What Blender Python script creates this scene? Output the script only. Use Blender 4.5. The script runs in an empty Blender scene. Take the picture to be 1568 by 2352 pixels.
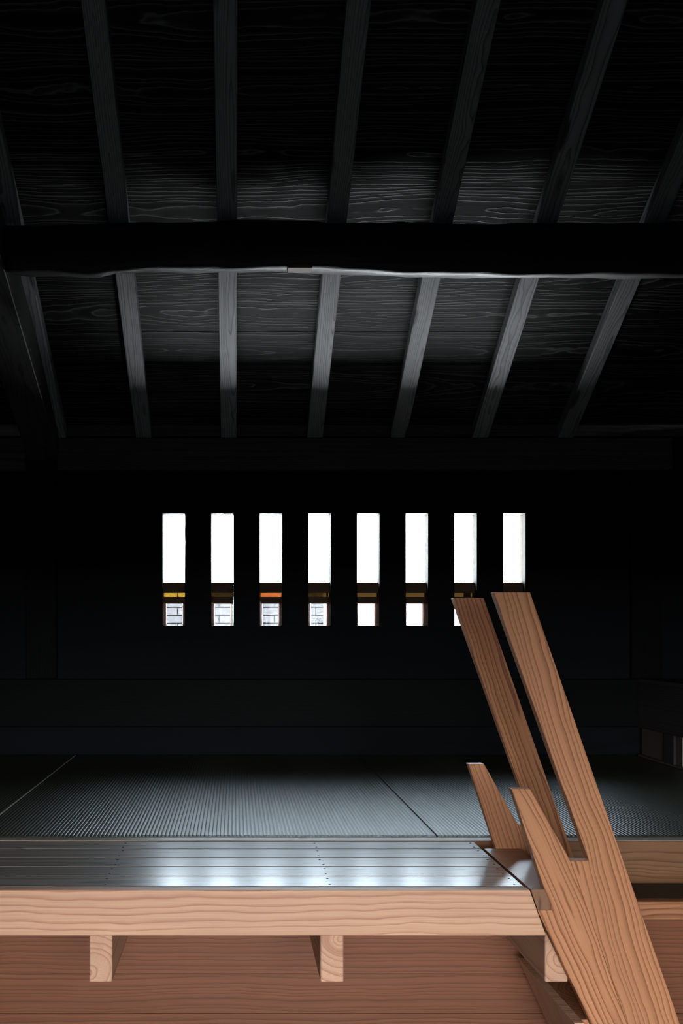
import bpy, bmesh, math, random
from mathutils import Vector, Matrix

random.seed(7)
SC = bpy.context.scene
COL = SC.collection

# ------------------------------------------------------------------ camera
cam_data = bpy.data.cameras.new('camera')
cam_data.sensor_fit = 'HORIZONTAL'
cam_data.sensor_width = 36.0
cam_data.lens = 36.0 * 2375.0 / 1568.0
cam_data.shift_x = (784 - 540) / 1568.0
cam_data.shift_y = (1447 - 1176) / 1568.0
cam_data.clip_start = 0.02
cam_data.clip_end = 300
cam = bpy.data.objects.new('camera', cam_data)
COL.objects.link(cam)
cam.location = (0, 0, 1.635)
cam.rotation_euler = (math.pi / 2, 0, 0)
SC.camera = cam

# ------------------------------------------------------------------ world: clear day, blue sky over sunlit pale ground
SKY = 100.0            # blue sky near the horizon
GROUND = 260.0         # sunlit pale ground in the distance
world = bpy.data.worlds.new('clear_day')
SC.world = world
world.use_nodes = True
wn = world.node_tree
bg = wn.nodes['Background']
wtc = wn.nodes.new('ShaderNodeTexCoord')
wsep = wn.nodes.new('ShaderNodeSeparateXYZ')
wn.links.new(wtc.outputs['Generated'], wsep.inputs[0])
wmr = wn.nodes.new('ShaderNodeMapRange')
wmr.inputs['From Min'].default_value = -1.0
wmr.inputs['From Max'].default_value = 1.0
wn.links.new(wsep.outputs[2], wmr.inputs['Value'])
wr = wn.nodes.new('ShaderNodeValToRGB')
cr = wr.color_ramp
cr.elements[0].position = 0.48
cr.elements[0].color = (0.93, 0.97, 1.0, 1)
cr.elements[1].position = 1.0
k = 0.35 * SKY / GROUND
cr.elements[1].color = (0.50 * k, 0.72 * k, 1.0 * k, 1)
k = SKY / GROUND
for p, c in ((0.51, (0.88 * k, 0.95 * k, 1.0 * k, 1)), (0.65, (0.74 * k * 0.75, 0.88 * k * 0.75, 1.0 * k * 0.75, 1))):
    e = cr.elements.new(p)
    e.color = c
wn.links.new(wmr.outputs[0], wr.inputs[0])
wn.links.new(wr.outputs[0], bg.inputs['Color'])
bg.inputs['Strength'].default_value = GROUND

# ------------------------------------------------------------------ exposure
SC.view_settings.view_transform = 'Standard'
SC.view_settings.look = 'None'
SC.view_settings.exposure = 0.0
SC.view_settings.gamma = 1.0
SC.view_settings.use_curve_mapping = False
SC.cycles.sample_clamp_indirect = 30
SC.cycles.max_bounces = 8
SC.cycles.diffuse_bounces = 4
SC.cycles.glossy_bounces = 4
SC.cycles.transparent_max_bounces = 16
SC.cycles.use_denoising = True


def portal(name, loc, sx, sy, facing):
    """Daylight portal in an opening: guides sky light in, gives off none itself."""
    d = bpy.data.lights.new(name, 'AREA')
    d.shape = 'RECTANGLE'
    d.size, d.size_y = sx, sy
    d.cycles.is_portal = True
    o = bpy.data.objects.new(name, d)
    COL.objects.link(o)
    o.location = loc
    o.rotation_euler = Vector(facing).to_track_quat('-Z', 'Y').to_euler()
    return o


# key dimensions (metres)
TATAMI = 0.83          # top of the mats
SILL_Y = 3.988         # front face of the threshold beam
WALL_Y = 6.70          # inner face of the back wall
WALL_T = 0.11
LEFT_X, RIGHT_X = -2.4, 3.0
FRONT_Y = -1.3
RIDGE_Y = 2.4
SLOPE = 0.577
WIN_X0, WIN_PITCH, WIN_W = -0.474, 0.3149, 0.152
WIN_Z0, WIN_Z1 = 1.659, 2.394
DOOR_X0, DOOR_X1, DOOR_H = -0.6, 1.5, 2.07


def z_under(y):        # underside of the rafters
    return 2.88 + SLOPE * (6.62 - y) if y >= RIDGE_Y else 2.88 + SLOPE * (6.62 - RIDGE_Y) - SLOPE * (RIDGE_Y - y)


for i in range(8):
    portal('window_daylight', (WIN_X0 + i * WIN_PITCH + WIN_W / 2, WALL_Y + WALL_T + 0.03, (WIN_Z0 + WIN_Z1) / 2),
           WIN_W + 0.02, WIN_Z1 - WIN_Z0 + 0.02, (0, -1, 0))
portal('doorway_daylight', ((DOOR_X0 + DOOR_X1) / 2, FRONT_Y - 0.12, DOOR_H / 2), DOOR_X1 - DOOR_X0, DOOR_H, (0, 1, 0))


# ------------------------------------------------------------------ helpers
def tag(o, label=None, cat=None, group=None, kind=None):
    if label: o['label'] = label
    if cat: o['category'] = cat
    if group: o['group'] = group
    if kind: o['kind'] = kind
    return o


def empty(name, loc=(0, 0, 0), parent=None):
    o = bpy.data.objects.new(name, None)
    COL.objects.link(o)
    o.empty_display_size = 0.1
    o.location = loc
    if parent: o.parent = parent
    return o


def link(name, bm, mat, matrix=None, parent=None, smooth=False):
    me = bpy.data.meshes.new(name)
    bmesh.ops.recalc_face_normals(bm, faces=bm.faces)
    bm.to_mesh(me)
    bm.free()
    if smooth:
        for p in me.polygons: p.use_smooth = True
    me.materials.append(mat)
    o = bpy.data.objects.new(name, me)
    COL.objects.link(o)
    if parent:
        o.parent = parent
        o.matrix_basis = parent_world(parent).inverted() @ (matrix or Matrix.Identity(4))
    else:
        o.matrix_basis = matrix or Matrix.Identity(4)
    return o


def parent_world(o):
    m = o.matrix_basis.copy()
    p = o.parent
    while p:
        m = p.matrix_basis @ m
        p = p.parent
    return m


def bevel(bm, w, seg=1):
    if w > 0:
        bmesh.ops.bevel(bm, geom=list(bm.edges), offset=w, segments=seg, affect='EDGES', clamp_overlap=True)


def add_box(bm, x0, x1, y0, y1, z0, z1):
    r = bmesh.ops.create_cube(bm, size=1)
    for v in r['verts']:
        v.co = Vector((x0 if v.co.x < 0 else x1, y0 if v.co.y < 0 else y1, z0 if v.co.z < 0 else z1))
    return r['verts']


def box(name, x0, x1, y0, y1, z0, z1, mat, parent=None, bev=0.002, axis='X'):
    """Board whose local X is its length; axis names the world axis of the length."""
    c = Vector(((x0 + x1) / 2, (y0 + y1) / 2, (z0 + z1) / 2))
    d = (x1 - x0, y1 - y0, z1 - z0)
    rot = {'X': Matrix.Identity(4), 'Y': Matrix.Rotation(math.pi / 2, 4, 'Z'), 'Z': Matrix.Rotation(-math.pi / 2, 4, 'Y')}[axis]
    L = {'X': d, 'Y': (d[1], d[0], d[2]), 'Z': (d[2], d[1], d[0])}[axis]
    bm = bmesh.new()
    add_box(bm, -L[0] / 2, L[0] / 2, -L[1] / 2, L[1] / 2, -L[2] / 2, L[2] / 2)
    bevel(bm, bev)
    return link(name, bm, mat, Matrix.Translation(c) @ rot, parent)


def sloped(name, x0, x1, ya, za, yb, zb, h, mat, parent=None, bev=0.003, length_x=False):
    """Member lying in a slope from (ya,za) to (yb,zb) (underside line), thickness h upward."""
    d = Vector((0, yb - ya, zb - za))
    L = d.length
    d.normalize()
    up = Vector((0, -d.z, d.y))
    if up.z < 0: up = -up
    mid = Vector(((x0 + x1) / 2, (ya + yb) / 2, (za + zb) / 2)) + up * (h / 2)
    ex = d
    ez = up
    ey = ez.cross(ex)
    W = x1 - x0
    bm = bmesh.new()
    if length_x:
        ex, ey = Vector((1, 0, 0)), ez.cross(Vector((1, 0, 0)))
        add_box(bm, -W / 2, W / 2, -L / 2, L / 2, -h / 2, h / 2)
    else:
        add_box(bm, -L / 2, L / 2, -W / 2, W / 2, -h / 2, h / 2)
    bevel(bm, bev)
    m = Matrix((ex, ey, ez)).transposed().to_4x4()
    m.translation = mid
    return link(name, bm, mat, m, parent)


def prism(name, pts, y0, y1, mat, parent=None, lean=0.0, bev=0.002, extra=None):
    """Plank cut to an outline in the x-z plane, grain running along the lean from vertical."""
    cx = sum(p[0] for p in pts) / len(pts)
    cz = sum(p[1] for p in pts) / len(pts)
    cy = (y0 + y1) / 2
    ex = Vector((math.sin(lean), 0, -math.cos(lean)))
    ey = Vector((0, 1, 0))
    ez = ex.cross(ey)
    m = Matrix((ex, ey, ez)).transposed().to_4x4()
    m.translation = Vector((cx, cy, cz))
    inv = m.inverted()
    bm = bmesh.new()
    for outline, a, b in [(pts, y0, y1)] + (extra or []):
        va = [bm.verts.new(inv @ Vector((p[0], a, p[1]))) for p in outline]
        vb = [bm.verts.new(inv @ Vector((p[0], b, p[1]))) for p in outline]
        bm.faces.new(va)
        bm.faces.new(vb[::-1])
        n = len(outline)
        for i in range(n):
            bm.faces.new((va[i], vb[i], vb[(i + 1) % n], va[(i + 1) % n]))
    bmesh.ops.recalc_face_normals(bm, faces=bm.faces)
    bevel(bm, bev)
    return link(name, bm, mat, m, parent)


# ------------------------------------------------------------------ materials
class NT:
    def __init__(self, mat):
        self.t = mat.node_tree
        self.n = self.t.nodes

    def new(self, typ, **kw):
        node = self.n.new(typ)
        for k, v in kw.items(): setattr(node, k, v)
        return node

    def put(self, sock, v):
        if isinstance(v, bpy.types.NodeSocket): self.t.links.new(v, sock)
        elif v is not None: sock.default_value = v

    def math(self, op, a, b=None, c=None, clamp=False):
        m = self.new('ShaderNodeMath', operation=op, use_clamp=clamp)
        for i, v in enumerate((a, b, c)): self.put(m.inputs[i], v)
        return m.outputs[0]

    def noise(self, vec, scale, detail=2.0, rough=0.5):
        m = self.new('ShaderNodeTexNoise')
        self.put(m.inputs['Vector'], vec)
        m.inputs['Scale'].default_value = scale
        m.inputs['Detail'].default_value = detail
        m.inputs['Roughness'].default_value = rough
        return m.outputs['Fac']

    def vmul(self, vec, s):
        m = self.new('ShaderNodeVectorMath', operation='MULTIPLY')
        self.put(m.inputs[0], vec)
        m.inputs[1].default_value = s
        return m.outputs[0]

    def vadd(self, a, b):
        m = self.new('ShaderNodeVectorMath', operation='ADD')
        self.put(m.inputs[0], a)
        self.put(m.inputs[1], b)
        return m.outputs[0]

    def mix(self, f, a, b):
        m = self.new('ShaderNodeMix', data_type='RGBA')
        self.put(m.inputs[0], f)
        self.put(m.inputs[6], a)
        self.put(m.inputs[7], b)
        return m.outputs[2]

    def ramp(self, f, stops):
        m = self.new('ShaderNodeValToRGB')
        cr = m.color_ramp
        while len(cr.elements) < len(stops): cr.elements.new(0.5)
        for e, (p, c) in zip(cr.elements, stops):
            e.position = p
            e.color = c if len(c) == 4 else (*c, 1)
        self.put(m.inputs[0], f)
        return m.outputs[0]


def base_mat(name):
    m = bpy.data.materials.new(name)
    m.use_nodes = True
    nt = NT(m)
    return m, nt, m.node_tree.nodes['Principled BSDF']


def wood(name, early, late, freq=70, amp=0.03, tilt=0.03, woff=0.05, rough=0.55, spec=0.3, bump=0.15,
         ridge=False, fibre=0.35, sharp=0.8, line=0.9, tint=0.12, coat=0.0, coat_rough=0.2, knots=0.0):
    """Softwood with growth rings cut lengthwise; local X of every board is its length."""
    m, nt, b = base_mat(name)
    tc = nt.new('ShaderNodeTexCoord').outputs['Object']
    rnd = nt.new('ShaderNodeObjectInfo').outputs['Random']
    r2 = nt.math('FRACT', nt.math('MULTIPLY', rnd, 17.31))
    r3 = nt.math('FRACT', nt.math('MULTIPLY', rnd, 91.7))
    offv = nt.new('ShaderNodeCombineXYZ')
    nt.put(offv.inputs[0], nt.math('MULTIPLY', rnd, 43.0))
    nt.put(offv.inputs[1], nt.math('MULTIPLY', r2, 29.0))
    nt.put(offv.inputs[2], nt.math('MULTIPLY', r3, 31.0))
    pv = nt.vadd(tc, offv.outputs[0])
    sep = nt.new('ShaderNodeSeparateXYZ')
    nt.put(sep.inputs[0], tc)
    X, Y, Z = sep.outputs
    na = nt.math('SUBTRACT', nt.noise(nt.vmul(pv, (0.9, 2.2, 2.2)), 1.0, 2.0), 0.5)
    nb = nt.math('SUBTRACT', nt.noise(nt.vmul(pv, (1.3, 3.0, 3.0)), 1.7, 3.0), 0.5)
    nc = nt.math('SUBTRACT', nt.noise(nt.vmul(pv, (6.0, 25.0, 25.0)), 1.0, 2.0), 0.5)
    v = nt.math('ADD', nt.math('MULTIPLY_ADD', na, amp * 2.2, Y), nt.math('MULTIPLY', nt.math('SUBTRACT', r2, 0.5), 0.09))
    w = nt.math('ADD', nt.math('MULTIPLY_ADD', nb, amp * 1.6, Z), nt.math('MULTIPLY', nt.math('SUBTRACT', r3, 0.5), 2 * woff))
    tl = nt.math('MULTIPLY', nt.math('SUBTRACT', r2, 0.5), 2 * tilt)
    w = nt.math('ADD', w, nt.math('MULTIPLY', X, tl))
    rr = nt.math('SQRT', nt.math('ADD', nt.math('MULTIPLY', v, v), nt.math('MULTIPLY', w, w)))
    rr = nt.math('MULTIPLY_ADD', nc, 0.006, rr)
    # ring spacing varies with radius, as in a real trunk
    vary = nt.noise(None, 1.0, 1.0)
    ringn = nt.new('ShaderNodeCombineXYZ')
    nt.put(ringn.inputs[0], nt.math('MULTIPLY', rr, 22.0))
    nt.put(ringn.inputs[1], nt.math('MULTIPLY', rnd, 50.0))
    vary = nt.noise(ringn.outputs[0], 1.0, 1.0)
    ph = nt.math('ADD', nt.math('MULTIPLY', rr, freq), nt.math('MULTIPLY', vary, 3.0))
    fr = nt.math('FRACT', ph)
    # slow darkening to the latewood line then a sharp return
    if ridge:
        stops = [(0.0, (0.3,) * 3), (0.1, (0.02,) * 3), (0.55, (0.03,) * 3), (sharp - 0.06, (0.25,) * 3), (0.93, (1.0,) * 3), (1.0, (0.3,) * 3)]
    else:
        stops = [(0.0, (0.15,) * 3), (0.12, (0.0,) * 3), (sharp - 0.25, (0.12,) * 3), (sharp, (0.55,) * 3), (0.94, (1.0,) * 3), (1.0, (0.15,) * 3)]
    lines = nt.ramp(fr, stops)
    fib = nt.noise(nt.vmul(pv, (4.0, 260.0, 260.0)), 1.0, 2.0, 0.6)
    fibc = nt.math('SUBTRACT', fib, 0.5)
    blot = nt.math('SUBTRACT', nt.noise(nt.vmul(pv, (0.8, 6.0, 6.0)), 1.0, 3.0), 0.5)
    strength = nt.math('MULTIPLY', lines, nt.math('ADD', line, nt.math('MULTIPLY', blot, 0.9)), clamp=True)
    col = nt.mix(strength, (*early, 1), (*late, 1))
    val = nt.math('ADD', 1.0, nt.math('ADD', nt.math('MULTIPLY', fibc, fibre), nt.math('MULTIPLY', blot, 0.45)))
    val = nt.math('MULTIPLY', val, nt.math('ADD', 1.0 - tint, nt.math('MULTIPLY', rnd, 2 * tint)))
    if knots:
        vo = nt.new('ShaderNodeTexVoronoi')
        nt.put(vo.inputs['Vector'], nt.vmul(pv, (2.0, 9.0, 9.0)))
        vo.inputs['Scale'].default_value = 1.0
        kn = nt.ramp(vo.outputs['Distance'], [(0.0, (1, 1, 1)), (knots, (0.8, 0.8, 0.8)), (knots * 1.6, (0, 0, 0))])
        col = nt.mix(kn, col, (late[0] * 0.25, late[1] * 0.25, late[2] * 0.25, 1))
    hsv = nt.new('ShaderNodeHueSaturation')
    nt.put(hsv.inputs['Value'], val)
    nt.put(hsv.inputs['Color'], col)
    nt.put(b.inputs['Base Color'], hsv.outputs[0])
    b.inputs['Roughness'].default_value = rough
    b.inputs['Specular IOR Level'].default_value = spec
    if coat:
        b.inputs['Coat Weight'].default_value = coat
        b.inputs['Coat Roughness'].default_value = coat_rough
    h = nt.math('ADD', nt.math('MULTIPLY', lines, 1.0 if ridge else -0.6), nt.math('MULTIPLY', fib, 0.5))
    bp = nt.new('ShaderNodeBump')
    bp.inputs['Strength'].default_value = bump
    bp.inputs['Distance'].default_value = 0.002
    nt.put(bp.inputs['Height'], h)
    nt.put(b.inputs['Normal'], bp.outputs[0])
    return m


CEDAR_PALE = wood('pale_cedar', (0.66, 0.36, 0.22), (0.42, 0.15, 0.072), freq=45, amp=0.035, tilt=0.02, woff=0.16, line=0.7)
CEDAR_STEP = wood('honey_cedar', (0.56, 0.228, 0.10), (0.235, 0.07, 0.026), freq=62, amp=0.035, tilt=0.05, woff=0.07, line=0.95)
CEDAR_RED = wood('red_cedar', (0.235, 0.078, 0.035), (0.11, 0.038, 0.016), freq=55, amp=0.022, tilt=0.012, woff=0.2, line=0.75)
CEDAR_SILL = wood('brown_cedar', (0.25, 0.115, 0.052), (0.12, 0.045, 0.02), freq=50, amp=0.05, tilt=0.03, woff=0.1, line=0.8)
TREAD_WOOD = wood('waxed_tread', (0.30, 0.13, 0.062), (0.13, 0.05, 0.022), freq=90, amp=0.04, tilt=0.08, woff=0.05, rough=0.4, spec=0.4, bump=0.5, coat=0.5, coat_rough=0.2)
END_GRAIN = wood('cedar_end_grain', (0.62, 0.38, 0.27), (0.44, 0.23, 0.15), freq=120, amp=0.03, tilt=0.0, woff=0.1, line=0.7, fibre=0.2)
DECK_WOOD = wood('oiled_deck_cedar', (0.38, 0.31, 0.265), (0.18, 0.13, 0.10), freq=45, amp=0.04, tilt=0.03, woff=0.07, rough=0.5, spec=0.03, bump=0.03, coat=1.0, coat_rough=0.20)
BLACK_WALL = wood('black_stained_panel', (0.008, 0.008, 0.010), (0.006, 0.006, 0.007), freq=40, rough=0.75, spec=0.1, bump=0.1, ridge=True)
BLACK_BEAM = wood('black_brown_beam', (0.045, 0.037, 0.036), (0.022, 0.017, 0.016), freq=60, rough=0.6, spec=0.2, bump=0.3, ridge=True)
BLACK_BOARD = wood('black_embossed_board', (0.0085, 0.0068, 0.006), (0.135, 0.135, 0.132), freq=52, amp=0.05, tilt=0.06, woff=0.05, rough=0.5, spec=0.15, bump=0.6, sharp=0.86, ridge=True)  # pale ridge lines put the sheen of the embossing into the colour
GREY_RAFTER = wood('grey_stained_rafter', (0.29, 0.292, 0.295), (0.09, 0.085, 0.085), freq=110, rough=0.55, spec=0.3, bump=0.4, knots=0.13)
LOG = wood('smoked_log', (0.010, 0.007, 0.006), (0.007, 0.005, 0.004), freq=60, rough=0.5, spec=0.25, bump=0.4)
PLATE = wood('dark_brown_plate', (0.075, 0.060, 0.056), (0.035, 0.027, 0.025), freq=50, rough=0.6, spec=0.15, bump=0.3, ridge=True)
BLACK_RAIL = wood('black_rail', (0.0055, 0.0052, 0.005), (0.004, 0.004, 0.004), freq=60, rough=0.6, spec=0.07, bump=0.3, ridge=True)
SMOKED = wood('smoked_beam', (0.07, 0.068, 0.064), (0.03, 0.029, 0.028), freq=60, rough=0.55, spec=0.2, bump=0.4)
BROWN_SASH = wood('brown_sash', (0.10, 0.06, 0.04), (0.07, 0.04, 0.027), freq=200, rough=0.7, spec=0.05, bump=0.05)
BROWN_BOARD = wood('brown_low_board', (0.09, 0.06, 0.05), (0.05, 0.035, 0.03), freq=60, rough=0.7)


def plain(name, col, rough=0.6, spec=0.3, metal=0.0, nscale=20.0, namp=0.15, bump=0.0):
    m, nt, b = base_mat(name)
    tc = nt.new('ShaderNodeTexCoord').outputs['Object']
    n = nt.noise(tc, nscale, 4.0)
    val = nt.math('ADD', 1.0 - namp / 2, nt.math('MULTIPLY', n, namp))
    hsv = nt.new('ShaderNodeHueSaturation')
    nt.put(hsv.inputs['Value'], val)
    hsv.inputs['Color'].default_value = (*col, 1)
    nt.put(b.inputs['Base Color'], hsv.outputs[0])
    b.inputs['Roughness'].default_value = rough
    b.inputs['Specular IOR Level'].default_value = spec
    b.inputs['Metallic'].default_value = metal
    if bump:
        bp = nt.new('ShaderNodeBump')
        bp.inputs['Strength'].default_value = bump
        bp.inputs['Distance'].default_value = 0.003
        nt.put(bp.inputs['Height'], n)
        nt.put(b.inputs['Normal'], bp.outputs[0])
    return m


EARTH = plain('dark_earth_floor', (0.10, 0.085, 0.07), 0.9, 0.1, nscale=8, namp=0.5, bump=0.4)
BLOCKING_GROUND = plain('light_blocking_ground', (0.03, 0.03, 0.03), 0.9, 0.1, nscale=30, namp=0.4)
SHADE_STRIP = plain('shade_strip_ground', (0.04, 0.035, 0.03), 0.9, 0.1, nscale=12, namp=0.5, bump=0.4)
PLASTER = plain('pale_plaster', (0.8, 0.70, 0.62), 0.9, 0.1)
DARK_PLASTER = plain('dark_plaster', (0.014, 0.014, 0.016), 0.9, 0.1)
BRICK = plain('white_glazed_block', (0.80, 0.82, 0.82), 0.4, 0.3, namp=0.06)
MORTAR = plain('grey_mortar', (0.03, 0.032, 0.034), 0.9, 0.05)
NAIL = plain('dark_nail_steel', (0.05, 0.05, 0.055), 0.35, 0.5, metal=0.8)
COPPER = plain('copper_brown_track', (0.09, 0.023, 0.009), 0.7, 0.05)
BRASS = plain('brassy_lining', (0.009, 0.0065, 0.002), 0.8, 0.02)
RECESS_SHADE = plain('recess_shade_wood', (0.022, 0.011, 0.006), 0.8, 0.05)
BARK = plain('dark_bark', (0.03, 0.03, 0.028), 0.9, 0.1)
ROOFING = plain('roof_tin', (0.03, 0.03, 0.03), 0.8, 0.1)
SEAM = plain('mat_seam_thread', (0.45, 0.45, 0.40), 0.8, 0.2)


def glass(name, tint, refl=0.5):
    m = bpy.data.materials.new(name)
    m.use_nodes = True
    nt = NT(m)
    for n in list(nt.n): nt.n.remove(n)
    out = nt.new('ShaderNodeOutputMaterial')
    tr = nt.new('ShaderNodeBsdfTransparent')
    tr.inputs[0].default_value = (*tint, 1)
    gl = nt.new('ShaderNodeBsdfGlossy')
    gl.inputs['Roughness'].default_value = 0.02
    fr = nt.new('ShaderNodeFresnel')
    fr.inputs['IOR'].default_value = 1.45
    mx = nt.new('ShaderNodeMixShader')
    nt.put(mx.inputs[0], nt.math('MULTIPLY', fr.outputs[0], refl))
    nt.t.links.new(tr.outputs[0], mx.inputs[1])
    nt.t.links.new(gl.outputs[0], mx.inputs[2])
    nt.t.links.new(mx.outputs[0], out.inputs[0])
    return m


CLEAR_GLASS = glass('clear_glass', (0.96, 0.97, 0.97))
DIMMING_GLASS = glass('dimming_pane_glass', (0.145, 0.145, 0.145), 0.2)  # tint added to dim the bright outdoors behind the lower panes
DIMMING_DOOR_GLASS = glass('dimming_door_glass', (0.57, 0.57, 0.57), 0.3)  # grey tint added to hold down daylight from behind the camera
AMBER_GLOW = glass('amber_sash_glow', (0.14, 0.10, 0.034), 0.2)  # this and the next two tints carry the glow of lit sash wood
ORANGE_GLOW = glass('orange_sash_glow', (0.15, 0.07, 0.034), 0.2)
BROWN_GLOW = glass('brown_sash_glow', (0.035, 0.025, 0.013), 0.2)


def tatami_mat():
    m, nt, b = base_mat('woven_rush')
    tc = nt.new('ShaderNodeTexCoord').outputs['Object']
    rnd = nt.new('ShaderNodeObjectInfo').outputs['Random']
    n = nt.noise(nt.vmul(tc, (60, 400, 60)), 1.0, 2.0)
    big = nt.noise(tc, 2.5, 3.0)
    val = nt.math('ADD', 0.55, nt.math('ADD', nt.math('MULTIPLY', n, 0.6), nt.math('MULTIPLY', big, 0.3)))
    hsv = nt.new('ShaderNodeHueSaturation')
    nt.put(hsv.inputs['Value'], val)
    hsv.inputs['Color'].default_value = (0.048, 0.047, 0.029, 1)
    nt.put(b.inputs['Base Color'], hsv.outputs[0])
    b.inputs['Roughness'].default_value = 0.34
    b.inputs['Specular IOR Level'].default_value = 0.22
    bp = nt.new('ShaderNodeBump')
    bp.inputs['Strength'].default_value = 0.5
    bp.inputs['Distance'].default_value = 0.002
    nt.put(bp.inputs['Height'], n)
    nt.put(b.inputs['Normal'], bp.outputs[0])
    return m


RUSH = tatami_mat()

# ================================================================== STRUCTURE
# floors
o = box('floor', LEFT_X, RIGHT_X, SILL_Y + 0.06, WALL_Y + 0.1, 0.62, 0.766, DARK_PLASTER, bev=0)
tag(o, kind='structure')
o = box('floor', LEFT_X - 0.1, RIGHT_X + 0.1, FRONT_Y - 0.1, 4.2, -0.12, 0.0, EARTH, bev=0)
tag(o, kind='structure')
o = box('ground', -150, 150, -300, FRONT_Y - 0.1, -0.16, -0.04, BLOCKING_GROUND, bev=0)  # added dark and far-reaching to stop light rising through the entrance
tag(o, kind='structure')

o = box('ground', -40, 40, WALL_Y + 0.12, 8.22, -0.2, -0.05, SHADE_STRIP, bev=0)  # added dark strip stands in for eave shade, thinning ceiling light near the wall
tag(o, kind='structure')
# back wall: panel pierced by eight slots
bm = bmesh.new()
zb, zt = 0.70, 3.05
xs = [LEFT_X - 0.1]
for i in range(8):
    xs += [WIN_X0 + i * WIN_PITCH, WIN_X0 + i * WIN_PITCH + WIN_W]
xs.append(RIGHT_X + 0.1)
y0, y1 = WALL_Y, WALL_Y + WALL_T
for i in range(0, len(xs), 2):
    add_box(bm, xs[i], xs[i + 1], y0, y1, zb, zt)
for i in range(1, len(xs) - 1, 2):
    add_box(bm, xs[i], xs[i + 1], y0, y1, zb, WIN_Z0)
    add_box(bm, xs[i], xs[i + 1], y0, y1, WIN_Z1, zt)
tag(link('wall_back', bm, BLACK_WALL), kind='structure')

# side walls follow the gable
def gable(name, x0, x1):
    pts = [(FRONT_Y - 0.1, -0.1), (WALL_Y + 0.1, -0.1), (WALL_Y + 0.1, z_under(WALL_Y + 0.1) + 0.09),
           (RIDGE_Y, z_under(RIDGE_Y) + 0.09), (FRONT_Y - 0.1, z_under(FRONT_Y - 0.1) + 0.09)]
    b = bmesh.new()
    va = [b.verts.new((x0, p[0], p[1])) for p in pts]
    vb = [b.verts.new((x1, p[0], p[1])) for p in pts]
    b.faces.new(va); b.faces.new(vb[::-1])
    for i in range(5):
        b.faces.new((va[i], vb[i], vb[(i + 1) % 5], va[(i + 1) % 5]))
    tag(link(name, b, DARK_PLASTER), kind='structure')

gable('wall_left', LEFT_X - 0.1, LEFT_X)
gable('wall_right', RIGHT_X, RIGHT_X + 0.1)

# front wall with the entrance opening behind the camera
bm = bmesh.new()
zt = z_under(FRONT_Y) + 0.08
add_box(bm, LEFT_X, DOOR_X0, FRONT_Y - 0.1, FRONT_Y, 0, zt)
add_box(bm, DOOR_X1, RIGHT_X, FRONT_Y - 0.1, FRONT_Y, 0, zt)
add_box(bm, DOOR_X0, DOOR_X1, FRONT_Y - 0.1, FRONT_Y, DOOR_H, zt)
tag(link('wall_front', bm, DARK_PLASTER), kind='structure')

# added unseen glazed doors; their grey glass cuts down the entrance light
nd = 2
for i in range(nd):
    xa = DOOR_X0 + (DOOR_X1 - DOOR_X0) * i / nd
    xb = DOOR_X0 + (DOOR_X1 - DOOR_X0) * (i + 1) / nd
    d = tag(empty('door_%d' % (i + 1), (xa, FRONT_Y - 0.05, 0)), kind='structure')
    ya, yb = FRONT_Y - 0.065, FRONT_Y - 0.035
    box('stile', xa + 0.001, xa + 0.05, ya, yb, 0.002, DOOR_H - 0.002, BLACK_BEAM, d, axis='Z')
    box('stile', xb - 0.05, xb - 0.001, ya, yb, 0.002, DOOR_H - 0.002, BLACK_BEAM, d, axis='Z')
    box('rail', xa + 0.05, xb - 0.05, ya, yb, 0.002, 0.25, BLACK_BEAM, d)
    box('rail', xa + 0.05, xb - 0.05, ya, yb, DOOR_H - 0.06, DOOR_H - 0.002, BLACK_BEAM, d)
    box('pane', xa + 0.05, xb - 0.05, FRONT_Y - 0.052, FRONT_Y - 0.047, 0.25, DOOR_H - 0.06, DIMMING_DOOR_GLASS, d, bev=0)

# ceiling: roof boards laid across the rafters, one by one
ceil = tag(empty('ceiling'), kind='structure')
pitch = 0.279
y = 7.355
k = 0
while y > RIDGE_Y + 0.02:
    ya, yb = min(y, 7.28), max(y - pitch, RIDGE_Y)
    d = 0.002 * (k % 2)
    sloped('ceiling_board', LEFT_X, RIGHT_X, ya - 0.002, z_under(ya) + 0.0915 + d, yb + 0.002, z_under(yb) + 0.0915 + d, 0.018,
           BLACK_BOARD, ceil, bev=0.0015, length_x=True)
    y -= pitch
    k += 1
y = RIDGE_Y
while y > FRONT_Y - 0.5:
    ya, yb = y, y - pitch
    sloped('ceiling_board', LEFT_X, RIGHT_X, ya - 0.002, z_under(ya) + 0.0915, yb + 0.002, z_under(yb) + 0.0915, 0.018,
           BLACK_BOARD, ceil, bev=0.0015, length_x=True)
    y -= pitch
# roof covering above the boards (keeps daylight out of the joints)
bm = bmesh.new()
prof = [(7.32, z_under(7.32) + 0.12), (RIDGE_Y, z_under(RIDGE_Y) + 0.13), (FRONT_Y - 0.8, z_under(FRONT_Y - 0.8) + 0.12)]
lo = [[bm.verts.new((x, p[0], p[1])) for p in prof] for x in (LEFT_X - 0.3, RIGHT_X + 0.3)]
hi = [[bm.verts.new((x, p[0], p[1] + 0.05)) for p in prof] for x in (LEFT_X - 0.3, RIGHT_X + 0.3)]
for i in range(2):
    bm.faces.new((lo[0][i], lo[0][i + 1], lo[1][i + 1], lo[1][i]))
    bm.faces.new((hi[0][i], hi[0][i + 1], hi[1][i + 1], hi[1][i]))
    for s in (0, 1):
        bm.faces.new((lo[s][i], lo[s][i + 1], hi[s][i + 1], hi[s][i]))
for i in (0, 2):
    bm.faces.new((lo[0][i], lo[1][i], hi[1][i], hi[0][i]))
tag(link('roof', bm, ROOFING), kind='structure')

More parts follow.
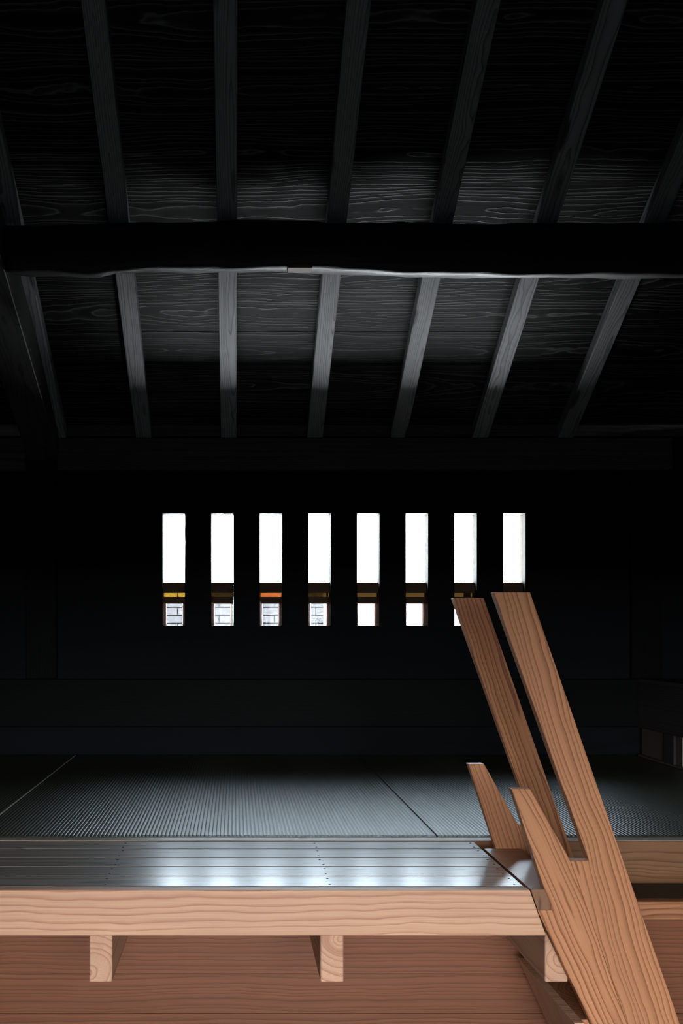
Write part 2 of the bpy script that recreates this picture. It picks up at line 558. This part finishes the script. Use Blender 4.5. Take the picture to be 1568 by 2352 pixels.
# ------------------------------------------------------------------ rafters
ordinal = ['first', 'second', 'third', 'fourth', 'fifth', 'sixth', 'seventh']
rx = [-1.083, -0.538, 0.0085, 0.562, 1.097, 1.624, 2.170]
rl = ['dark rafter farthest left, half lost above the sloping left beam',
      'grey rafter second from the left, above the first window slot',
      'grey rafter running straight up in line with the second window slot',
      'grey rafter above the fourth window slot, pale underside',
      'grey knotted rafter above the fifth and sixth window slots',
      'grey rafter above the eighth window slot, steeply slanting',
      'dim grey rafter farthest right, right of all window slots']
for x1, lab in zip(rx, rl):
    o = sloped('rafter', x1 - 0.1, x1, 7.22, z_under(7.22), RIDGE_Y + 0.03, z_under(RIDGE_Y + 0.03), 0.077, GREY_RAFTER, bev=0.004)
    tag(o, lab, 'rafter', 'rafters of the roof slope')

# strips of board closing the gaps between rafters above the wall plate
edges = [LEFT_X] + sum([[x - 0.1, x] for x in rx], []) + [RIGHT_X]
n = 0
for i in range(0, len(edges), 2):
    n += 1
    o = box('trim_%d' % n, edges[i] + 0.003, edges[i + 1] - 0.003, 6.645, 6.665, 2.88, 2.952, PLATE)
    tag(o, kind='structure')

# ------------------------------------------------------------------ wall timbers
o = box('wall_plate', -1.142, 2.8, 6.62, 6.698, 2.66, 2.866, PLATE, bev=0.004)
tag(o, 'dark brown horizontal beam along top of back wall under rafter ends', 'beam')
o = box('wall_plate', LEFT_X, -1.345, 6.62, 6.698, 2.66, 2.866, PLATE, bev=0.004)
tag(o, 'short dark wall beam left of the sloping beam foot', 'beam')
o = box('post', -1.346, -1.15, 6.655, 6.699, 1.322, 2.658, BLACK_RAIL, bev=0.004, axis='Z')
tag(o, 'black grained post on back wall left of the window slots', 'post')
o = box('post', 2.552, 2.748, 6.655, 6.699, 1.322, 2.658, BLACK_RAIL, bev=0.004, axis='Z')
tag(o, 'black post on back wall right of the window slots', 'post')
o = box('wall_rail', LEFT_X, RIGHT_X, 6.62, 6.699, 1.013, 1.32, BLACK_RAIL, bev=0.005)
tag(o, 'broad black horizontal rail low on back wall below window slots', 'rail')

# sloping principal beam at the left
def zp(y): return 2.77 + 0.411 * (6.6 - y)
o = sloped('sloping_beam', -1.335, -1.13, 6.69, zp(6.69), RIDGE_Y, zp(RIDGE_Y), 0.235, SMOKED, bev=0.005)
tag(o, 'heavy dark beam sloping down at left to the back wall', 'beam')

# natural log cross beam
bm = bmesh.new()
TOPS = [(-1.13, 3.605), (-0.62, 3.618), (-0.3, 3.625), (0.12, 3.632), (0.33, 3.628), (0.5, 3.617), (0.97, 3.618), (2.2, 3.621), (3.0, 3.61)]
BOTS = [(-1.13, 3.376), (-1.05, 3.368), (-0.85, 3.368), (-0.70, 3.360), (-0.57, 3.378), (-0.45, 3.385), (0.25, 3.388), (0.5, 3.38), (0.97, 3.360), (1.6, 3.357), (2.2, 3.357), (3.0, 3.35)]
def lerp(tab, x):
    for (xa, a), (xb, b) in zip(tab, tab[1:]):
        if x <= xb:
            t = max(0, (x - xa) / (xb - xa))
            t = t * t * (3 - 2 * t)
            return a + (b - a) * t
    return tab[-1][1]
N, M = 110, 20
rings = []
for i in range(N + 1):
    x = -1.125 + (RIGHT_X + 1.12) * i / N
    t, bz = lerp(TOPS, x) + 0.018, lerp(BOTS, x)
    cz, hz = (t + bz) / 2, (t - bz) / 2
    cy, hy = 5.165, 0.135 + 0.008 * math.sin(x * 3.1)
    ring = []
    for j in range(M):
        a = 2 * math.pi * j / M
        c, s = math.cos(a), math.sin(a)
        e = 0.22 if s > 0 else 0.38
        yy = cy + hy * math.copysign(abs(c) ** e, c)
        zz = cz + hz * math.copysign(abs(s) ** e, s) + (0.075 * (yy - cy + hy) / (2 * hy) if s < 0 else 0)
        if s > 0: zz += 0.012 * (yy - cy) / hy
        wob = 0.003 * math.sin(x * 9 + j) + 0.002 * math.sin(x * 23 + 2 * j)
        ring.append(bm.verts.new((x, yy + wob * c, zz + wob * s)))
    rings.append(ring)
for i in range(N):
    for j in range(M):
        bm.faces.new((rings[i][j], rings[i][(j + 1) % M], rings[i + 1][(j + 1) % M], rings[i + 1][j]))
bm.faces.new(rings[0]); bm.faces.new(rings[-1][::-1])
beam = link('log_beam', bm, LOG, smooth=True)
tag(beam, 'wavy natural log beam crossing the room under the rafters', 'beam')
box('patch_block', 0.255, 0.375, 5.02, 5.09, 3.394, 3.412, BROWN_BOARD, beam)

# ------------------------------------------------------------------ windows
def window(i):
    x0 = WIN_X0 + i * WIN_PITCH
    x1 = x0 + WIN_W
    w = tag(empty('window_%d' % (i + 1), (x0 + WIN_W / 2, WALL_Y, WIN_Z0)), kind='structure')
    ya, yb = WALL_Y - 0.003, WALL_Y + WALL_T + 0.02
    t = 0.004
    b = bmesh.new()
    e = -0.0005
    add_box(b, x0 + e, x0 + t, ya, yb, WIN_Z0 + e, WIN_Z1 - e)
    add_box(b, x1 - t, x1 - e, ya, yb, WIN_Z0 + e, WIN_Z1 - e)
    add_box(b, x0 + t, x1 - t, ya, yb, WIN_Z0 + e, WIN_Z0 + t)
    add_box(b, x0 + t, x1 - t, ya, yb, WIN_Z1 - t, WIN_Z1 - e)
    link('lining', b, BRASS, None, w)
    a, c = x0 + t, x1 - t
    gy = WALL_Y + 0.075
    box('pane', a, c, gy, gy + 0.005, 1.947, WIN_Z1 - t, CLEAR_GLASS, w, bev=0)
    box('sash_rail', a, c, gy - 0.008, gy + 0.014, 1.924, 1.947, BROWN_SASH, w, bev=0.001)
    box('meeting_rail', a, c, gy - 0.02, gy + 0.02, 1.878, 1.9238, BROWN_SASH, w, bev=0.002)
    box('sash_glow_strip', a, c, gy, gy + 0.004, 1.852, 1.878, {0: AMBER_GLOW, 2: ORANGE_GLOW}.get(i, BROWN_GLOW), w, bev=0)  # added see-through strip; its glow stands in for light on the sash wood
    box('lower_rail', a + 0.008, c - 0.008, gy - 0.014, gy + 0.014, 1.807, 1.852, BROWN_SASH, w, bev=0.001)
    z0 = WIN_Z0 + t
    for side in (0, 1):
        for p0, p1, d0, d1, zt in ((0.0003, 0.0095, -0.052, -0.022, 1.852), (0.010, 0.021, -0.020, 0.012, 1.807)):
            b = bmesh.new()
            pts = [(p0, gy + d0), (p1, gy + d1), (p1, gy + 0.018), (p0, gy + 0.018)]
            if side: pts = [(c - p, q) for p, q in pts]
            else: pts = [(a + p, q) for p, q in pts]
            lo = [b.verts.new((p, q, z0)) for p, q in pts]
            hi = [b.verts.new((p, q, zt)) for p, q in pts]
            b.faces.new(lo); b.faces.new(hi[::-1])
            for k in range(4):
                b.faces.new((lo[k], lo[(k + 1) % 4], hi[(k + 1) % 4], hi[k]))
            link('track', b, COPPER, None, w)
    box('pane', a + 0.021, c - 0.021, gy + 0.002, gy + 0.006, z0, 1.807, DIMMING_GLASS, w, bev=0)

for i in range(8): window(i)

# ------------------------------------------------------------------ low ledge along the right side
led = tag(empty('ledge', (2.575, 5.3, TATAMI)), 'black built-in ledge along the right edge of the tatami', 'ledge')
box('ledge_top', 2.57, RIGHT_X - 0.003, 4.06, 6.618, 1.30, 1.325, BLACK_BEAM, led, axis='Y')
box('fascia', 2.575, 2.62, 4.06, 6.618, 1.013, 1.30, BLACK_BEAM, led, axis='Y', bev=0.004)
box('back_board', 2.68, 2.70, 4.06, 6.618, 0.77, 1.30, DARK_PLASTER, led, axis='Y')
box('low_panel', 2.60, 2.62, 6.24, 6.618, 0.84, 1.012, BROWN_BOARD, led, axis='Z')
box('low_post', 2.585, 2.64, 6.10, 6.24, 0.84, 1.012, BLACK_BEAM, led, axis='Z')
box('low_panel', 2.60, 2.62, 6.02, 6.10, 0.84, 1.012, BROWN_BOARD, led, axis='Z')
box('plaster_panel', 2.60, 2.62, 4.06, 6.02, 0.84, 1.012, PLASTER, led, axis='Y')['label'] = 'pale plaster low panel'
box('sill_strip', 2.577, 2.65, 4.06, 6.618, 0.826, 0.84, BROWN_BOARD, led, axis='Y')

# ------------------------------------------------------------------ tatami mats
def mat_thing(x0, x1, label):
    ya, yb = SILL_Y + 0.064, 6.655
    zt, zb_ = TATAMI, 0.767
    cx, cy = (x0 + x1) / 2, (ya + yb) / 2
    pitch = 0.0155
    b = bmesh.new()
    prof = [(x0 + 0.002, zb_), (x0 + 0.0015, zt - 0.008), (x0 + 0.004, zt - 0.002)]
    xx = x0 + 0.006
    while xx + pitch < x1 - 0.006:
        prof += [(xx, zt - 0.0016), (xx + pitch * 0.22, zt - 0.0004), (xx + pitch * 0.5, zt), (xx + pitch * 0.78, zt - 0.0004)]
        xx += pitch
    prof += [(x1 - 0.004, zt - 0.002), (x1 - 0.0015, zt - 0.008), (x1 - 0.002, zb_)]
    va = [b.verts.new((p[0] - cx, ya - cy, p[1] - zb_ - (0.004 if p[1] > zt - 0.01 else 0))) for p in prof]
    vm = [b.verts.new((p[0] - cx, ya + 0.012 - cy, p[1] - zb_)) for p in prof]
    vb = [b.verts.new((p[0] - cx, yb - cy, p[1] - zb_)) for p in prof]
    for i in range(len(prof) - 1):
        b.faces.new((va[i], va[i + 1], vm[i + 1], vm[i]))
        b.faces.new((vm[i], vm[i + 1], vb[i + 1], vb[i]))
    b.faces.new(va)
    b.faces.new(vb[::-1])
    o = link('tatami_mat', b, RUSH, Matrix.Translation((cx, cy, zb_)))
    return tag(o, label, 'tatami mat', 'tatami mats of the raised floor')

mat_thing(LEFT_X + 0.002, -1.028, 'dark tatami mat farthest left behind the deck')
mat_thing(-1.028, 0.791, 'wide middle tatami mat with glossy ribs, between both floor seams')
mat_thing(0.791, 2.572, 'right tatami mat behind the tall wooden step rails')
o = box('seam_cord', -1.032, -1.024, SILL_Y + 0.07, 6.65, TATAMI - 0.006, TATAMI + 0.0004, SEAM, axis='Y', bev=0.001)
tag(o, 'pale cord line between left and middle tatami mats', 'seam')

# ------------------------------------------------------------------ threshold beam and the skirting below
b = bmesh.new()
y0, y1, z0, z1 = SILL_Y, SILL_Y + 0.06, 0.648, 0.82
prof = [(y1, z1), (y0 + 0.004, z1), (y0, z1 - 0.004)]
for a in range(7):
    t = math.pi / 2 * a / 6
    prof.append((y0 + 0.045 * (1 - math.cos(t)), z0 + 0.055 * (1 - math.sin(t))))
prof.append((y1, z0))
cx = (LEFT_X + RIGHT_X) / 2
L = RIGHT_X - LEFT_X
va = [b.verts.new((-L / 2, p[0] - y0 - 0.03, p[1] - 0.734)) for p in prof]
vb = [b.verts.new((L / 2, p[0] - y0 - 0.03, p[1] - 0.734)) for p in prof]
b.faces.new(va); b.faces.new(vb[::-1])
for i in range(len(prof)):
    j = (i + 1) % len(prof)
    b.faces.new((va[i], va[j], vb[j], vb[i]))
o = link('threshold_beam', b, CEDAR_SILL, Matrix.Translation((cx, y0 + 0.03, 0.734)))
box('top_strip', LEFT_X, RIGHT_X, SILL_Y + 0.003, SILL_Y + 0.06, 0.8195, 0.8225, DECK_WOOD, o, bev=0.001)
tag(o, 'rounded brown threshold beam edging the tatami floor behind the deck', 'beam')

wf = tag(empty('wall_front_skirting', (cx, SILL_Y, 0.0)), kind='structure')
wf.name = 'trim_20'
box('ledger_board', LEFT_X, RIGHT_X, SILL_Y - 0.006, SILL_Y + 0.05, 0.52, 0.588, CEDAR_STEP, wf)
box('backing', LEFT_X, RIGHT_X, SILL_Y + 0.05, SILL_Y + 0.06, 0.0, 0.66, RECESS_SHADE, wf, bev=0)  # shadow under the threshold beam is put into this dark colour
for za, zb_ in ((0.305, 0.519), (0.152, 0.303), (0.0, 0.150)):
    box('plank', LEFT_X, RIGHT_X, SILL_Y + 0.012, SILL_Y + 0.045, za, zb_, CEDAR_RED, wf, bev=0.001)

# ------------------------------------------------------------------ slatted deck
deck = tag(empty('deck', (-0.6, 3.6, 0.0)), 'slatted cedar deck step with pale front beam before the tatami', 'deck')
DX0, DX1 = -2.38, 0.919
prism('front_beam', [(DX0, 0.82), (0.9225, 0.82), (0.9445, 0.758), (0.974, 0.677), (DX0, 0.677)], 3.24, 3.281, CEDAR_PALE, deck,
      lean=math.pi / 2, bev=0.002)
yb_ = [3.285, 3.426, 3.565, 3.704, 3.853, 3.986]
nail_x = [-1.14, -0.417, 0.303, 0.897]
bmn = bmesh.new()
bmesh.ops.create_uvsphere(bmn, u_segments=10, v_segments=6, radius=0.0042)
for v in bmn.verts: v.co.z *= 0.55
nm = bpy.data.meshes.new('nail')
bmn.to_mesh(nm); bmn.free()
nm.materials.append(NAIL)
for i in range(5):
    pl = box('plank', DX0, DX1, yb_[i] + 0.003, yb_[i + 1] - 0.003, 0.786, 0.8195, DECK_WOOD, deck, bev=0.003)
    pw = parent_world(pl)
    for nx in nail_x:
        for f in (0.22, 0.76):
            nl = bpy.data.objects.new('nail', nm)
            COL.objects.link(nl)
            nl.parent = pl
            nl.matrix_basis = pw.inverted() @ Matrix.Translation((nx + random.uniform(-.004, .004), yb_[i] + (yb_[i + 1] - yb_[i]) * f, 0.8195))
for jx in (-1.19, -0.463, 0.271, 0.984):
    box('joist', jx, jx + 0.0725, 3.285, 3.984 if jx < 0.9 else 3.841, 0.516, 0.676, CEDAR_PALE, deck, bev=0.003, axis='Y')
    box('spacer', jx + 0.01, jx + 0.0625, 3.30, 3.984 if jx < 0.9 else 3.841, 0.676, 0.786 if jx < 0.9 else 0.756, CEDAR_SILL, deck, bev=0.0, axis='Y')

# ------------------------------------------------------------------ steep step ladder with rail boards
lad = tag(empty('step_ladder', (1.2, 3.55, 0.0)), 'steep wooden steps with tall leaning forked side boards, right of deck', 'steps')
RAIL = [(0.809, 1.7537), (0.9235, 1.7537), (1.532, 0.0), (1.3667, 0.0), (1.0502, 0.912), (1.1075, 0.912)]
BRACKET = [(0.8661, 1.137), (0.9248, 1.137), (1.0497, 0.912), (1.3662, 0.0), (1.305, 0.0), (0.9466, 0.757), (0.9955, 0.757), (0.9684, 0.822)]
LEAN = math.atan(0.347)
for ya in (3.24, 3.843):
    s = prism('side_board', RAIL, ya, ya + 0.04, CEDAR_STEP, lad, lean=LEAN, bev=0.0015)
    prism('bracket_board', BRACKET, ya + 0.0003, ya + 0.0397, CEDAR_STEP, s, lean=LEAN + 0.06, bev=0.0015)
TREAD = [(0.9245, 0.823), (1.06, 0.823), (1.06, 0.758), (0.947, 0.758)]
TENON = [(0.9245, 0.823), (0.968, 0.823), (0.9955, 0.758), (0.947, 0.758)]
prism('tread', TENON, 3.237, 3.2805, TREAD_WOOD, lad, lean=0, bev=0.001, extra=[(TREAD, 3.2805, 3.842)])
T2 = [(1.06, 0.405), (1.25, 0.405), (1.25, 0.345), (1.087, 0.345)]
prism('tread', [(1.078, 0.398), (1.24, 0.398), (1.24, 0.34), (1.10, 0.34)], 3.282, 3.842, CEDAR_STEP, lad, lean=0, bev=0.001)
prism('riser_panel', [(1.06, 0.405), (1.092, 0.405), (1.275, 0.0), (1.243, 0.0)], 3.238, 3.88, CEDAR_PALE, lad, lean=math.atan(0.45), bev=0.001)  # paler cedar than the other steps stands in for light on this panel

# ------------------------------------------------------------------ outside the slots: white block garden wall
gw = tag(empty('garden_wall', (-1.2, 8.86, -0.2)), 'white block garden wall seen through the left window slots', 'wall', kind='thing')
GX1 = 0.75
box('coping', -3.2, GX1 + 0.02, 8.78, 8.95, 2.10, 2.14, PLASTER, gw)
box('mortar_core', -3.2, GX1, 8.805, 8.93, -0.2, 2.10, MORTAR, gw, bev=0)
BL, BH, J = 0.235, 0.0677, 0.0078
b = bmesh.new()
add_box(b, -(BL - J) / 2, (BL - J) / 2, -0.02, 0.02, -(BH - J) / 2, (BH - J) / 2)
bevel(b, 0.002)
bmesh.ops.recalc_face_normals(b, faces=b.faces)
brick_me = bpy.data.meshes.new('brick')
b.to_mesh(brick_me); b.free()
brick_me.materials.append(BRICK)
rest = bmesh.new()
zrow = 1.8277
for r in range(-30, 5):
    za = zrow + r * BH
    if za + BH > 2.11: continue
    off = -0.137 if r % 2 == 0 else -0.137 - BL / 2
    for c in range(-13, 5):
        xa = off + c * BL
        if xa < -3.2 or xa > GX1 - 0.03: continue
        cut = min(BL, GX1 + 0.002 - xa)
        if r >= -4:
            bo = bpy.data.objects.new('brick', brick_me)
            COL.objects.link(bo)
            bo.parent = gw
            bo.scale.x = (cut - J) / (BL - J)
            bo.location = Vector((xa + cut / 2, 8.815, za + BH / 2)) - gw.location
        elif za > -0.2:
            add_box(rest, xa + J / 2, xa + cut - J / 2, 8.795, 8.835, za + J / 2, za + BH - J / 2)
tag(link('lower_courses', rest, BRICK, None, gw), kind='stuff')

def tube(bm, pts, rads, seg=7):
    prev = None
    for i, (p, r) in enumerate(zip(pts, rads)):
        p = Vector(p)
        d = (Vector(pts[min(i + 1, len(pts) - 1)]) - Vector(pts[max(i - 1, 0)])).normalized()
        u = d.orthogonal().normalized()
        if prev:
            u = (prev[1] - d * prev[1].dot(d)).normalized()
        w = d.cross(u)
        ring = [bm.verts.new(p + (u * math.cos(2 * math.pi * k / seg) + w * math.sin(2 * math.pi * k / seg)) * r) for k in range(seg)]
        if prev:
            for k in range(seg):
                bm.faces.new((prev[0][k], prev[0][(k + 1) % seg], ring[(k + 1) % seg], ring[k]))
        else:
            bm.faces.new(ring)
        prev = (ring, u)
    bm.faces.new(prev[0][::-1])

b = bmesh.new()
tube(b, [(0.80, 9.0, -0.2), (0.80, 9.0, 2.0)], [0.008, 0.008])
tag(link('thin_stake', b, BARK), 'thin dark stake beyond the fourth window slot', 'stake')
b = bmesh.new()
tube(b, [(2.24, 10.0, -0.2), (2.24, 10.0, 2.73), (2.24, 10, 2.9)], [0.035, 0.035, 0.03])
tube(b, [(2.36, 10.05, -0.2), (2.36, 10.05, 2.6)], [0.012, 0.012])
tag(link('pipe_stand', b, plain('grey_pipe', (0.02, 0.02, 0.02), 0.6)), 'grey upright pipe seen through the seventh window slot', 'pipe')
b = bmesh.new()
tube(b, [(2.9, 9.9, -0.2), (2.7, 9.85, 1.5), (2.45, 9.8, 2.6), (2.3, 9.8, 2.72), (2.12, 9.8, 2.56), (2.05, 9.8, 2.45)], [0.03, 0.025, 0.012, 0.008, 0.005, 0.003])
tube(b, [(2.3, 9.8, 2.72), (2.0, 9.8, 2.72), (1.75, 9.8, 2.68), (1.7, 9.8, 2.5)], [0.008, 0.005, 0.004, 0.002])
tube(b, [(1.75, 9.8, 2.68), (1.85, 9.8, 2.60)], [0.004, 0.002])
tag(link('bare_branch', b, BARK), 'thin bare branch seen through the sixth and seventh window slots', 'branch')
